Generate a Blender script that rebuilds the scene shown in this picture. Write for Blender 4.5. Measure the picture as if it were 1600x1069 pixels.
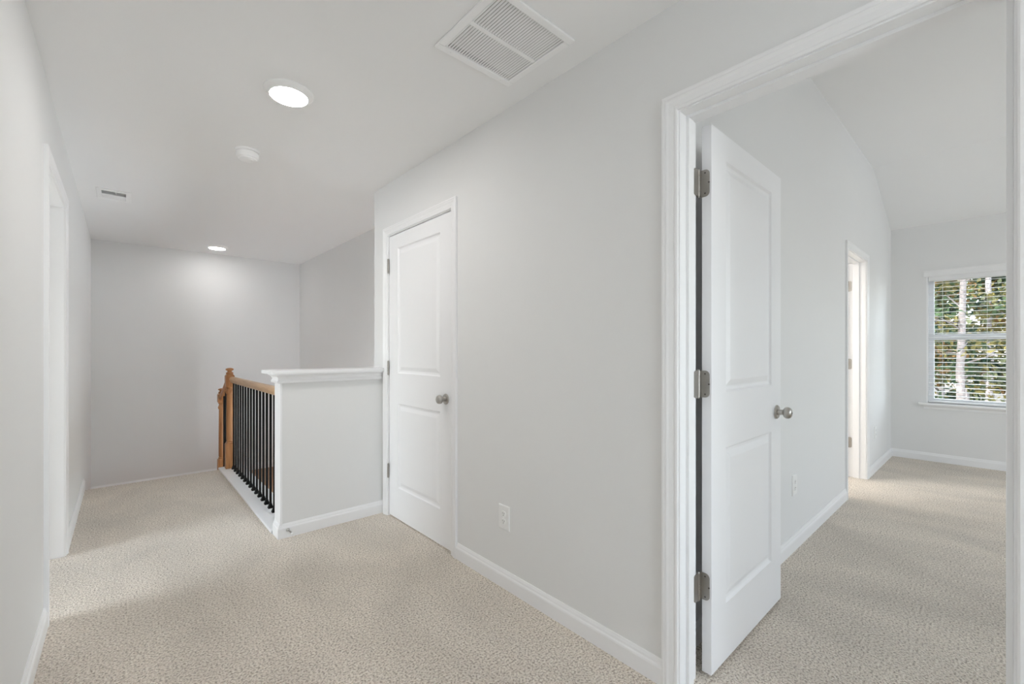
import bpy, bmesh, math, random
from mathutils import Vector, Matrix
import numpy as np

for o in list(bpy.data.objects):
    bpy.data.objects.remove(o)
SC = bpy.context.scene
COL = SC.collection

# ------------------------------------------------------------------ camera
F_PX = 681.2
cam_d = bpy.data.cameras.new('camera')
cam = bpy.data.objects.new('camera', cam_d)
COL.objects.link(cam)
cam.location = (0, 0, 1.207)
cam.rotation_euler = (math.radians(90), 0, -math.radians(41.8))
cam_d.sensor_width = 36
cam_d.lens = F_PX / 1600 * 36
cam_d.shift_y = 14.5 / 1600
cam_d.clip_start = 0.02
SC.camera = cam

# ------------------------------------------------------------------ world, sun, exposure
W = bpy.data.worlds.new('world')
SC.world = W
W.use_nodes = True
wn = W.node_tree.nodes
wl = W.node_tree.links
wn.clear()
w_out = wn.new('ShaderNodeOutputWorld')
w_bg = wn.new('ShaderNodeBackground')
w_sky = wn.new('ShaderNodeTexSky')
w_sky.sky_type = 'NISHITA'
w_sky.sun_disc = False
w_sky.sun_elevation = math.radians(42)
w_sky.sun_rotation = math.radians(315)
w_sky.dust_density = 2.5
w_mix = wn.new('ShaderNodeMixRGB')
w_mix.inputs['Fac'].default_value = 0.55
w_mix.inputs['Color2'].default_value = (7.7, 7.95, 8.5, 1)
wl.new(w_sky.outputs[0], w_mix.inputs['Color1'])
wl.new(w_mix.outputs[0], w_bg.inputs['Color'])
w_bg.inputs['Strength'].default_value = 1.8
wl.new(w_bg.outputs[0], w_out.inputs['Surface'])

sun_d = bpy.data.lights.new('sun', 'SUN')
sun_d.energy = 9.0
sun_d.angle = math.radians(0.6)
sun_d.color = (1.0, 0.95, 0.86)
sun = bpy.data.objects.new('sun', sun_d)
COL.objects.link(sun)
sun.rotation_euler = Vector((0.50, -0.50, -0.70)).to_track_quat('-Z', 'Y').to_euler()


def portal(name, loc, direction, sx, sy):
    d = bpy.data.lights.new(name, 'AREA')
    d.shape = 'RECTANGLE'
    d.size, d.size_y = sx, sy
    d.cycles.is_portal = True
    o = bpy.data.objects.new(name, d)
    COL.objects.link(o)
    o.location = loc
    o.rotation_euler = Vector(direction).to_track_quat('-Z', 'Y').to_euler()


portal('window_portal', (6.80, 0.085, 1.33), (-1, 0, 0), 0.92, 1.42)
portal('window_portal', (-3.10, 3.25, 1.3), (1, 0, 0), 1.4, 1.7)
portal('window_portal', (0.60, -2.20, 1.35), (0, 1, 0), 1.0, 1.2)
portal('window_portal', (3.00, -3.80, 1.45), (0, 1, 0), 1.15, 1.6)
portal('window_portal', (5.00, -3.80, 1.45), (0, 1, 0), 1.15, 1.6)
portal('window_portal', (1.99, 4.45, 0.0), (-1, 0, 0), 1.9, 1.2)

SC.view_settings.view_transform = 'Standard'
SC.view_settings.look = 'None'
SC.view_settings.exposure = 0.15
SC.view_settings.gamma = 1.0
SC.view_settings.use_curve_mapping = False
SC.cycles.use_denoising = True
SC.cycles.max_bounces = 14
SC.cycles.diffuse_bounces = 8
SC.cycles.glossy_bounces = 4
SC.cycles.transparent_max_bounces = 16
SC.cycles.sample_clamp_indirect = 6.0
SC.cycles.caustics_reflective = False
SC.cycles.caustics_refractive = False

LAMP_HALL = 112.0      # radiance of the recessed lenses
FILL_REAR = 70.0  # added fixture behind the camera
LAMP_STAIR = 44.0
FILL_BED = 38.0  # added bedroom fixtures, out of view
LAMP_BATH = 330.0
LAMP_COL = (1.0, 0.98, 0.955)

# ------------------------------------------------------------------ materials
def nodes_of(m):
    m.use_nodes = True
    nt = m.node_tree
    return nt, nt.nodes, nt.links, nt.nodes['Principled BSDF']


def mat(name, col, rough=0.5, metal=0.0, bump=None, vary=None, spec=None):
    """bump=(scale, strength, distance); vary=(scale, amount)"""
    m = bpy.data.materials.new(name)
    nt, N, L, b = nodes_of(m)
    b.inputs['Base Color'].default_value = (*col, 1)
    b.inputs['Roughness'].default_value = rough
    b.inputs['Metallic'].default_value = metal
    if spec is not None:
        b.inputs['Specular IOR Level'].default_value = spec
    tc = N.new('ShaderNodeTexCoord')
    if vary:
        n = N.new('ShaderNodeTexNoise')
        n.inputs['Scale'].default_value = vary[0]
        n.inputs['Detail'].default_value = 4
        L.new(tc.outputs['Object'], n.inputs['Vector'])
        r = N.new('ShaderNodeMapRange')
        r.inputs['From Min'].default_value = 0.3
        r.inputs['From Max'].default_value = 0.7
        r.inputs['To Min'].default_value = 1 - vary[1]
        r.inputs['To Max'].default_value = 1 + vary[1]
        L.new(n.outputs['Fac'], r.inputs['Value'])
        mx = N.new('ShaderNodeVectorMath')
        mx.operation = 'SCALE'
        mx.inputs[0].default_value = col
        L.new(r.outputs[0], mx.inputs['Scale'])
        L.new(mx.outputs[0], b.inputs['Base Color'])
    if bump:
        n = N.new('ShaderNodeTexNoise')
        n.inputs['Scale'].default_value = bump[0]
        n.inputs['Detail'].default_value = 3
        L.new(tc.outputs['Object'], n.inputs['Vector'])
        bp = N.new('ShaderNodeBump')
        bp.inputs['Strength'].default_value = bump[1]
        bp.inputs['Distance'].default_value = bump[2]
        L.new(n.outputs['Fac'], bp.inputs['Height'])
        L.new(bp.outputs[0], b.inputs['Normal'])
    return m


M = {}
M['wall'] = mat('wall_paint', (0.80, 0.80, 0.795), 0.72, bump=(220, 0.12, 0.002), vary=(0.8, 0.008))
M['ceiling'] = mat('ceiling_paint', (0.90, 0.90, 0.897), 0.8, bump=(160, 0.12, 0.002))
M['trim'] = mat('trim_white_paint', (0.89, 0.89, 0.895), 0.34, bump=(60, 0.03, 0.001))
M['door'] = mat('door_white_paint', (0.89, 0.89, 0.90), 0.38, bump=(90, 0.04, 0.001))
M['plastic'] = mat('white_plastic', (0.93, 0.93, 0.925), 0.4, vary=(5, 0.01))
M['plate'] = mat('outlet_plastic', (0.86, 0.86, 0.85), 0.4, vary=(5, 0.01))
M['metalwhite'] = mat('white_enamel_steel', (0.93, 0.93, 0.925), 0.45, vary=(4, 0.01))
M['dark'] = mat('dark_duct', (0.10, 0.10, 0.095), 0.8, vary=(4, 0.1))
M['filter'] = mat('filter_fabric', (0.55, 0.55, 0.53), 0.9, bump=(80, 0.3, 0.002), vary=(40, 0.1))
M['slot'] = mat('slot_dark', (0.05, 0.05, 0.05), 0.6, vary=(4, 0.1))
M['nickel'] = mat('satin_nickel', (0.50, 0.48, 0.45), 0.30, 1.0, vary=(30, 0.04))
M['hinge'] = mat('hinge_nickel', (0.42, 0.40, 0.37), 0.42, 1.0, vary=(30, 0.05))
M['screw'] = mat('screw_dark', (0.13, 0.12, 0.11), 0.5, 0.8, vary=(40, 0.05))
M['iron'] = mat('black_iron', (0.006, 0.0055, 0.0055), 0.6, 0.0, bump=(80, 0.1, 0.001), spec=0.2)
M['rubber'] = mat('white_rubber', (0.8, 0.8, 0.78), 0.6, vary=(30, 0.02))
M['vinyl'] = mat('white_vinyl', (0.85, 0.86, 0.87), 0.35, vary=(6, 0.01))
M['slat'] = mat('blind_slat', (0.86, 0.86, 0.86), 0.4, vary=(6, 0.01))
M['cord'] = mat('blind_cord', (0.8, 0.8, 0.78), 0.8, vary=(60, 0.03))


def carpet(name, c1, c2, c3):
    m = bpy.data.materials.new(name)
    nt, N, L, b = nodes_of(m)
    b.inputs['Roughness'].default_value = 0.95
    b.inputs['Specular IOR Level'].default_value = 0.1
    b.inputs['Sheen Weight'].default_value = 0.25
    b.inputs['Sheen Roughness'].default_value = 0.6
    tc = N.new('ShaderNodeTexCoord')

    def noise(scale, detail, rough=0.6, off=(0, 0, 0), sc=(1, 1, 1), dist=0.0):
        mp = N.new('ShaderNodeMapping')
        mp.inputs['Location'].default_value = off
        mp.inputs['Scale'].default_value = sc
        L.new(tc.outputs['Object'], mp.inputs['Vector'])
        n = N.new('ShaderNodeTexNoise')
        n.inputs['Scale'].default_value = scale
        n.inputs['Detail'].default_value = detail
        n.inputs['Roughness'].default_value = rough
        n.inputs['Distortion'].default_value = dist
        L.new(mp.outputs[0], n.inputs['Vector'])
        return n
    fine = noise(120, 3, 0.65)
    ramp = N.new('ShaderNodeValToRGB')
    ramp.color_ramp.elements[0].position = 0.36
    ramp.color_ramp.elements[0].color = (*c1, 1)
    ramp.color_ramp.elements[1].position = 0.66
    ramp.color_ramp.elements[1].color = (*c3, 1)
    e = ramp.color_ramp.elements.new(0.5)
    e.color = (*c2, 1)
    L.new(fine.outputs['Fac'], ramp.inputs['Fac'])
    # pile lying in different directions: broad vacuum and foot marks
    big = noise(2.6, 4, 0.55, (3, 1, 0), (1, 0.55, 1), 0.5)
    mr = N.new('ShaderNodeMapRange')
    mr.inputs['From Min'].default_value = 0.32
    mr.inputs['From Max'].default_value = 0.68
    mr.inputs['To Min'].default_value = 0.87
    mr.inputs['To Max'].default_value = 1.08
    L.new(big.outputs['Fac'], mr.inputs['Value'])
    mul = N.new('ShaderNodeVectorMath')
    mul.operation = 'SCALE'
    L.new(ramp.outputs['Color'], mul.inputs[0])
    L.new(mr.outputs[0], mul.inputs['Scale'])
    L.new(mul.outputs[0], b.inputs['Base Color'])
    vor = N.new('ShaderNodeTexVoronoi')
    vor.inputs['Scale'].default_value = 165
    L.new(tc.outputs['Object'], vor.inputs['Vector'])
    add = N.new('ShaderNodeMath')
    add.operation = 'MULTIPLY_ADD'
    add.inputs[1].default_value = -0.7
    L.new(vor.outputs['Distance'], add.inputs[0])
    L.new(fine.outputs['Fac'], add.inputs[2])
    bp = N.new('ShaderNodeBump')
    bp.inputs['Strength'].default_value = 0.9
    bp.inputs['Distance'].default_value = 0.008
    L.new(add.outputs[0], bp.inputs['Height'])
    L.new(bp.outputs[0], b.inputs['Normal'])
    return m


M['carpet'] = carpet('carpet_beige', (0.37, 0.305, 0.235), (0.79, 0.70, 0.595), (0.95, 0.885, 0.79))


def wood(name, c1, c2, scale=18, axis=(1, 1, 0.08), rough=0.35):
    m = bpy.data.materials.new(name)
    nt, N, L, b = nodes_of(m)
    b.inputs['Roughness'].default_value = rough
    tc = N.new('ShaderNodeTexCoord')
    mp = N.new('ShaderNodeMapping')
    mp.inputs['Scale'].default_value = axis
    L.new(tc.outputs['Object'], mp.inputs['Vector'])
    n = N.new('ShaderNodeTexNoise')
    n.inputs['Scale'].default_value = scale * 3
    n.inputs['Detail'].default_value = 5
    n.inputs['Distortion'].default_value = 0.6
    L.new(mp.outputs[0], n.inputs['Vector'])
    r = N.new('ShaderNodeValToRGB')
    r.color_ramp.elements[0].position = 0.35
    r.color_ramp.elements[0].color = (*c1, 1)
    r.color_ramp.elements[1].position = 0.65
    r.color_ramp.elements[1].color = (*c2, 1)
    L.new(n.outputs['Fac'], r.inputs['Fac'])
    L.new(r.outputs['Color'], b.inputs['Base Color'])
    return m


M['oak'] = wood('oak_newel', (0.36, 0.15, 0.052), (0.50, 0.24, 0.092))
M['oak_lit'] = wood('oak_handrail_lit', (0.52, 0.31, 0.16), (0.64, 0.42, 0.235), axis=(1, 0.08, 1))  # paler copy of the oak: light on the rail top put into the colour
M['stairwood'] = wood('stair_brown_oak', (0.27, 0.125, 0.056), (0.42, 0.215, 0.10), axis=(0.08, 1, 1))
M['bark'] = mat('grey_bark', (0.105, 0.09, 0.085), 0.9, bump=(14, 0.8, 0.03), vary=(5, 0.35))
M['barkpale'] = mat('pale_bark', (0.155, 0.14, 0.14), 0.9, bump=(14, 0.8, 0.03), vary=(5, 0.35))
M['ground'] = mat('leaf_litter', (0.10, 0.085, 0.065), 0.95, bump=(6, 0.8, 0.08), vary=(2.5, 0.4))


def leafmat(name, c):
    m = bpy.data.materials.new(name)
    nt, N, L, b = nodes_of(m)
    N.remove(b)
    tc = N.new('ShaderNodeTexCoord')
    n = N.new('ShaderNodeTexNoise')
    n.inputs['Scale'].default_value = 3.0
    L.new(tc.outputs['Object'], n.inputs['Vector'])
    mr = N.new('ShaderNodeMapRange')
    mr.inputs['To Min'].default_value = 0.5
    mr.inputs['To Max'].default_value = 1.5
    L.new(n.outputs['Fac'], mr.inputs['Value'])
    sc = N.new('ShaderNodeVectorMath')
    sc.operation = 'SCALE'
    sc.inputs[0].default_value = c
    L.new(mr.outputs[0], sc.inputs['Scale'])
    d = N.new('ShaderNodeBsdfDiffuse')
    t = N.new('ShaderNodeBsdfTranslucent')
    L.new(sc.outputs[0], d.inputs['Color'])
    L.new(sc.outputs[0], t.inputs['Color'])
    mx = N.new('ShaderNodeMixShader')
    mx.inputs[0].default_value = 0.3
    L.new(d.outputs[0], mx.inputs[1])
    L.new(t.outputs[0], mx.inputs[2])
    L.new(mx.outputs[0], N['Material Output'].inputs['Surface'])
    return m


LEAF = [leafmat('leaf_green', (0.036, 0.055, 0.028)), leafmat('leaf_dark', (0.016, 0.028, 0.019)),
        leafmat('leaf_yellow', (0.115, 0.100, 0.038)), leafmat('leaf_olive', (0.080, 0.088, 0.050)),
        leafmat('leaf_orange', (0.115, 0.070, 0.030))]


def emissive(name, col, strength):
    m = bpy.data.materials.new(name)
    nt, N, L, b = nodes_of(m)
    b.inputs['Base Color'].default_value = (0.9, 0.9, 0.9, 1)
    b.inputs['Emission Color'].default_value = (*col, 1)
    b.inputs['Emission Strength'].default_value = strength
    return m


def glass(name):
    m = bpy.data.materials.new(name)
    nt, N, L, b = nodes_of(m)
    N.remove(b)
    t = N.new('ShaderNodeBsdfTransparent')
    t.inputs['Color'].default_value = (0.95, 0.97, 0.96, 1)
    g = N.new('ShaderNodeBsdfGlossy')
    g.inputs['Roughness'].default_value = 0.02
    fr = N.new('ShaderNodeFresnel')
    fr.inputs['IOR'].default_value = 1.25
    mx = N.new('ShaderNodeMixShader')
    L.new(fr.outputs[0], mx.inputs[0])
    L.new(t.outputs[0], mx.inputs[1])
    L.new(g.outputs[0], mx.inputs[2])
    L.new(mx.outputs[0], N['Material Output'].inputs['Surface'])
    return m


M['glass'] = glass('window_glass')

# ------------------------------------------------------------------ helpers
def box(bm, lo, hi):
    x0, y0, z0 = lo
    x1, y1, z1 = hi
    v = [bm.verts.new(p) for p in ((x0, y0, z0), (x1, y0, z0), (x1, y1, z0), (x0, y1, z0),
                                   (x0, y0, z1), (x1, y0, z1), (x1, y1, z1), (x0, y1, z1))]
    for f in ((0, 3, 2, 1), (4, 5, 6, 7), (0, 1, 5, 4), (1, 2, 6, 5), (2, 3, 7, 6), (3, 0, 4, 7)):
        bm.faces.new([v[i] for i in f])
    return v


def obj(name, bm, material, parent=None, smooth=False, bevel=0.0, seg=2, auto=None):
    bmesh.ops.recalc_face_normals(bm, faces=bm.faces)
    me = bpy.data.meshes.new(name)
    bm.to_mesh(me)
    bm.free()
    mm = material if isinstance(material, list) else [material]
    for q in mm:
        me.materials.append(M[q] if isinstance(q, str) else q)
    o = bpy.data.objects.new(name, me)
    COL.objects.link(o)
    if smooth or auto:
        for p in me.polygons:
            p.use_smooth = True
        if auto:
            me.set_sharp_from_angle(angle=math.radians(auto))
    if bevel:
        b = o.modifiers.new('bevel', 'BEVEL')
        b.width = bevel
        b.segments = seg
        b.limit_method = 'ANGLE'
    if parent:
        o.parent = parent
    return o


def boxes(name, material, lst, parent=None, bevel=0.0):
    bm = bmesh.new()
    for lo, hi in lst:
        box(bm, lo, hi)
    return obj(name, bm, material, parent, bevel=bevel)


def tag(o, label, cat, group=None, kind=None):
    o['label'] = label
    o['category'] = cat
    if group:
        o['group'] = group
    if kind:
        o['kind'] = kind
    return o


def empty(name, loc=(0, 0, 0), rz=0.0):
    o = bpy.data.objects.new(name, None)
    o.empty_display_size = 0.1
    COL.objects.link(o)
    o.location = loc
    o.rotation_euler = (0, 0, rz)
    return o


def copy_tree(o, parent=None):
    c = o.copy()
    COL.objects.link(c)
    c.parent = parent
    for ch in list(o.children):
        copy_tree(ch, c)
    return c


def struct(name, lst, material, label, cat):
    return tag(boxes(name, material, lst), label, cat, kind='structure')


def lathe(bm, prof, n=32, axis='Z', origin=(0, 0, 0), sq=False):
    """prof = [(r, h)] along the axis. Closed with caps when r > 0 at the ends."""
    rings = []
    for r, h in prof:
        ring = []
        for k in range(n):
            a = 2 * math.pi * k / n + (math.pi / 4 if sq else 0)
            rr = r * (math.sqrt(2) if sq else 1)
            c, s = rr * math.cos(a), rr * math.sin(a)
            p = {'Z': (c, s, h), 'X': (h, c, s), 'Y': (s, h, c), '-Y': (c, -h, s), '-X': (-h, s, c)}[axis]
            ring.append(bm.verts.new(Vector(p) + Vector(origin)))
        rings.append(ring)
    for a, b in zip(rings, rings[1:]):
        for k in range(n):
            bm.faces.new((a[k], a[(k + 1) % n], b[(k + 1) % n], b[k]))
    bm.faces.new(rings[0])
    bm.faces.new(list(reversed(rings[-1])))


def loft(bm, sections, closed_profile=True):
    rings = [[bm.verts.new(p) for p in s] for s in sections]
    n = len(rings[0])
    for a, b in zip(rings, rings[1:]):
        for k in range(n if closed_profile else n - 1):
            bm.faces.new((a[k], a[(k + 1) % n], b[(k + 1) % n], b[k]))
    bm.faces.new(rings[0])
    bm.faces.new(list(reversed(rings[-1])))


def sweep(bm, path, prof, side=1, z0=0.0):
    """Sweep a closed profile [(out, z)] along a plan polyline with mitred corners. side=+1: out is to the left."""
    P = [Vector(p) for p in path]
    secs = []
    for i, p in enumerate(P):
        dirs = []
        if i > 0:
            dirs.append((P[i] - P[i - 1]).normalized())
        if i < len(P) - 1:
            dirs.append((P[i + 1] - P[i]).normalized())
        ns = [Vector((-d.y, d.x)) * side for d in dirs]
        if len(ns) == 1:
            m = ns[0]
        else:
            m = (ns[0] + ns[1])
            m = m / (1 + ns[0].dot(ns[1]))
        secs.append([(p.x + m.x * o, p.y + m.y * o, z0 + z) for o, z in prof])
    loft(bm, secs)


BASE = [(0, 0), (0.014, 0), (0.014, 0.060), (0.0125, 0.066), (0.009, 0.071), (0.0075, 0.079), (0.005, 0.085),
        (0.0035, 0.090), (0, 0.090)]


def baseboard(name, path, side, label, z0=0.0, parent=None):
    bm = bmesh.new()
    sweep(bm, path, BASE, side, z0)
    o = obj(name, bm, 'trim', parent)
    if not parent:
        tag(o, label, 'baseboard', kind='structure')
    return o


# colonial casing profile: w = distance from the inner edge, d = depth out of the wall
CAS = [(0, 0), (0, 0.0085), (0.004, 0.0105), (0.010, 0.0105), (0.013, 0.0085), (0.019, 0.0105), (0.030, 0.0125),
       (0.036, 0.0155), (0.041, 0.0165), (0.044, 0.0145), (0.048, 0.0165), (0.054, 0.0165), (0.057, 0.0150), (0.057, 0)]


def casing(parent, mp, a0, a1, ztop, rev=0.005):
    """mp(a, d, z) -> world. Casing legs and head round an opening a0..a1 up to ztop."""
    a0 -= rev
    a1 += rev
    ztop += rev
    bm = bmesh.new()
    loft(bm, [[mp(a0 - w, d, 0) for w, d in CAS], [mp(a0 - w, d, ztop + w) for w, d in CAS]])
    obj('casing_leg', bm, 'trim', parent)
    bm = bmesh.new()
    loft(bm, [[mp(a1 + w, d, 0) for w, d in CAS], [mp(a1 + w, d, ztop + w) for w, d in CAS]])
    obj('casing_leg', bm, 'trim', parent)
    bm = bmesh.new()
    loft(bm, [[mp(a0 - w, d, ztop + w) for w, d in CAS], [mp(a1 + w, d, ztop + w) for w, d in CAS]])
    obj('casing_head', bm, 'trim', parent)


def jambs(parent, mp, a0, a1, ztop, depth, stop=None):
    """Jamb boards lining a wall opening; d from 0 (room face) to -depth. stop = (d0, d1)."""
    def pbox(name, lo, hi):
        bm = bmesh.new()
        vs = [mp(a, d, z) for z in (lo[2], hi[2]) for (a, d) in ((lo[0], lo[1]), (hi[0], lo[1]), (hi[0], hi[1]), (lo[0], hi[1]))]
        v = [bm.verts.new(p) for p in vs]
        for f in ((0, 3, 2, 1), (4, 5, 6, 7), (0, 1, 5, 4), (1, 2, 6, 5), (2, 3, 7, 6), (3, 0, 4, 7)):
            bm.faces.new([v[i] for i in f])
        return obj(name, bm, 'trim', parent, bevel=0.0008, seg=1)
    t = 0.018
    pbox('jamb', (a0 - t, -depth, 0), (a0, 0.0005, ztop))
    pbox('jamb', (a1, -depth, 0), (a1 + t, 0.0005, ztop))
    pbox('head_jamb', (a0 - t, -depth, ztop), (a1 + t, 0.0005, ztop + t))
    if stop:
        s = 0.011
        pbox('door_stop_strip', (a0, -stop[1], 0), (a0 + s, -stop[0], ztop))
        pbox('door_stop_strip', (a1 - s, -stop[1], 0), (a1, -stop[0], ztop))
        pbox('door_stop_strip', (a0 + s, -stop[1], ztop - s), (a1 - s, -stop[0], ztop))


# ------------------------------------------------------------------ key dimensions (metres, camera above the origin)
XL, XM, XMB, XS = -0.255, 1.460, 1.580, 1.880      # left wall, hall wall (two faces), stairwell wall
YB, YC, YE = 6.630, 3.235, 5.300                   # back wall, end of hall wall, top of stairs
ZC = 2.44
YR, XF = 0.838, 6.630                              # bedroom side wall, bedroom window wall
ZB = 3.03
ZD = 2.05
HB = 0.02                                          # jamb boards sit inside rough openings this much larger

# ------------------------------------------------------------------ structure
struct('floor', [((-3.0, -2.1, -0.12), (1.58, 3.20, 0)), ((-3.0, 3.20, -0.12), (0.735, YE, 0)),
                 ((1.58, 0.978, -0.12), (2.40, 3.115, 0))], 'carpet',
       'beige plush carpet of the upstairs hall', 'floor')
struct('floor_bedroom', [((1.58, -3.7, -0.12), (6.75, 0.978, 0)), ((2.40, 0.978, -0.12), (6.75, 2.6, 0))], 'carpet',
       'beige plush carpet of the bedroom beyond the open door', 'floor')
struct('floor_lower', [((-0.4, 3.0, -2.95), (2.1, 6.8, -2.80))], 'stairwood',
       'brown wood floor at the bottom of the stairwell', 'floor')

LO0, LO1 = 2.835, 3.660
struct('wall_left', [((XL - 0.12, -2.1, 0), (XL, LO0 - HB, ZC)), ((XL - 0.12, LO1 + HB, 0), (XL, YE, ZC)),
                     ((XL - 0.12, LO0 - HB, ZD + HB), (XL, LO1 + HB, ZC)), ((XL - 0.12, YE, -2.8), (XL, YB, ZC))],
       'wall', 'pale grey hall wall with the cased doorway nearest the stair landing', 'wall')
struct('wall_back', [((XL - 0.12, YB, -2.8), (XS + 0.12, YB + 0.12, ZC))], 'wall',
       'pale grey end wall above the stair landing, lit by a ceiling light', 'wall')
struct('wall_stairwell', [((XS, YC, -2.8), (XS + 0.12, 3.50, ZC)), ((XS, 5.40, -2.8), (XS + 0.12, YB, ZC)), ((XS, 3.50, -2.8), (XS + 0.12, 5.40, -0.6)), ((XS, 3.50, 0.60), (XS + 0.12, 5.40, ZC))], 'wall',
       'pale grey side wall of the stairwell behind the half wall', 'wall')
struct('wall_closet_end', [((XM, YC - 0.12, -2.8), (XS + 0.12, YC, 0)), ((XMB, YC - 0.12, 0), (XS + 0.12, YC, ZC))], 'wall',
       'pale grey wall at the closet end facing the stairwell', 'wall')
CD0, CD1 = 2.172, 2.997
BD0, BD1 = -0.021, 0.748
struct('wall_right', [((XM, -3.7, 0), (XMB, BD0 - HB, ZC)), ((XM, BD1 + HB, 0), (XMB, CD0 - HB, ZC)),
                      ((XM, CD1 + HB, 0), (XMB, YC, ZC)), ((XM, BD0 - HB, ZD + HB), (XMB, BD1 + HB, ZC)),
                      ((XM, CD0 - HB, ZD + HB), (XMB, CD1 + HB, ZC)), ((XM, -3.7, ZC), (XMB, 0.978, ZB + 0.1))], 'wall',
       'pale grey hall wall holding the closet door and the bedroom doorway', 'wall')
struct('wall_rear', [((XL - 0.12, -2.22, 0), (0.10, -2.1, ZC)), ((1.10, -2.22, 0), (XM, -2.1, ZC)), ((0.10, -2.22, 0), (1.10, -2.1, 0.75)), ((0.10, -2.22, 1.95), (1.10, -2.1, ZC))], 'wall', 'pale grey wall closing the hall behind the viewer', 'wall')
VENT_HOLES = [(1.1355 - 0.168, 1.1355 + 0.168, 1.3165 - 0.168, 1.3165 + 0.168), (-0.048 - 0.070, -0.048 + 0.070, 4.660 - 0.105, 4.660 + 0.105)]
XC1 = XM + 0.0
bm = bmesh.new()
xs = sorted({-3.12, 2.40, XM} | {v for hh in VENT_HOLES for v in hh[:2]})
ys = sorted({-2.22, 1.05, YB + 0.12} | {v for hh in VENT_HOLES for v in hh[2:]})
for i in range(len(xs) - 1):
    for j in range(len(ys) - 1):
        cx, cy = (xs[i] + xs[i + 1]) / 2, (ys[j] + ys[j + 1]) / 2
        if any(h0 < cx < h1 and k0 < cy < k1 for h0, h1, k0, k1 in VENT_HOLES) or (cx > XM and cy < 1.05):
            continue
        box(bm, (xs[i], ys[j], ZC), (xs[i + 1], ys[j + 1], ZC + 0.1))
tag(obj('ceiling', bm, 'ceiling'), 'flat white hall ceiling with vents and recessed lights', 'ceiling', kind='structure')
# closet interior, only to close the space behind the closet door
struct('wall_closet', [((2.40, 0.978, 0), (2.52, 3.235, ZC + 0.1))], 'wall', 'wall inside the closet behind its closed door', 'wall')

# bedroom
SD0, SD1 = 4.450, 5.218
struct('wall_bedroom_side', [((XMB, YR, 0), (SD0 - HB, 0.978, ZB + 0.1)), ((SD1 + HB, YR, 0), (XF + 0.12, 0.978, ZB + 0.1)),
                             ((SD0 - HB, YR, ZD + HB), (SD1 + HB, 0.978, ZB + 0.1))], 'wall',
       'pale grey bedroom wall with a lit doorway and two outlets', 'wall')
WY0, WY1, WZ0, WZ1 = -0.370, 0.540, 0.640, 2.035
struct('wall_bedroom_window', [((XF, -3.7, 0), (XF + 0.12, WY0, ZB)), ((XF, WY1, 0), (XF + 0.12, YR, ZB)),
                               ((XF, WY0, 0), (XF + 0.12, WY1, WZ0)), ((XF, WY0, WZ1), (XF + 0.12, WY1, ZB))], 'wall',
       'pale grey bedroom wall that holds the window', 'wall')
struct('wall_bedroom_rear', [((XMB, -3.82, 0), (2.525, -3.7, ZB + 0.1)), ((3.475, -3.82, 0), (4.525, -3.7, ZB + 0.1)), ((5.475, -3.82, 0), (XF + 0.12, -3.7, ZB + 0.1)),
                              ((2.525, -3.82, 0), (3.475, -3.7, 0.65)), ((2.525, -3.82, 2.25), (3.475, -3.7, ZB + 0.1)), ((4.525, -3.82, 0), (5.475, -3.7, 0.65)), ((4.525, -3.82, 2.25), (5.475, -3.7, ZB + 0.1))], 'wall', 'pale grey bedroom wall out of sight beside the doorway', 'wall')
bm = bmesh.new()
box(bm, (XMB, -3.7, ZB), (5.58, YR, ZB + 0.1))
loft(bm, [[(5.58, y, ZB), (5.58, y, ZB + 0.1), (XF, y, ZB + 0.1), (XF, y, 2.605)] for y in (-3.7, YR)])
tag(obj('ceiling_bedroom', bm, 'ceiling'), 'white bedroom ceiling sloping down to the window wall', 'ceiling', kind='structure')
# dressing room beyond the bedroom doorway
struct('wall_dressing', [((3.05, 0.978, 0), (3.17, 2.6, ZC)), ((6.10, 0.978, 0), (6.22, 2.6, ZC)), ((3.05, 2.6, 0), (6.22, 2.72, ZC))], 'wall',
       'pale walls of the small lit room beyond the bedroom doorway', 'wall')
struct('ceiling_dressing', [((3.05, 0.978, ZC), (6.22, 2.72, ZC + 0.1))], 'ceiling', 'ceiling of the small lit room beyond the bedroom', 'ceiling')
# side room that sends daylight through the hall doorway
LWY0, LWY1, LWZ0, LWZ1 = 2.55, 3.95, 0.45, 2.15
struct('wall_side_room', [((-3.12, 1.2, 0), (-3.0, LWY0, ZC)), ((-3.12, LWY1, 0), (-3.0, 5.0, ZC)), ((-3.12, LWY0, 0), (-3.0, LWY1, LWZ0)),
                          ((-3.12, LWY0, LWZ1), (-3.0, LWY1, ZC)), ((-3.12, 1.08, 0), (XL - 0.12, 1.2, ZC)), ((-3.12, 5.0, 0), (XL - 0.12, 5.12, ZC))],
       'wall', 'pale walls of the daylit room off the hall', 'wall')


def plain_window(name, loc, rz, w, h, label):
    """two-light window; local x = depth, y = width, z up"""
    t = tag(empty(name, loc, rz), label, 'window', kind='structure')
    e = w / 2
    for nm, lo, hi in [('frame_rail', (-0.04, -e, 0), (0.04, e, 0.05)), ('frame_rail', (-0.04, -e, h - 0.05), (0.04, e, h)),
                       ('frame_stile', (-0.04, -e, 0.05), (0.04, -e + 0.05, h - 0.05)), ('frame_stile', (-0.04, e - 0.05, 0.05), (0.04, e, h - 0.05)),
                       ('meeting_rail', (-0.04, -e + 0.05, h / 2 - 0.03), (0.04, e - 0.05, h / 2 + 0.03))]:
        boxes(nm, 'vinyl', [(lo, hi)], t)
    for z0, z1 in ((0.05, h / 2 - 0.03), (h / 2 + 0.03, h - 0.05)):
        boxes('pane', 'glass', [((-0.003, -e + 0.05, z0), (0.003, e - 0.05, z1))], t)


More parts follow.
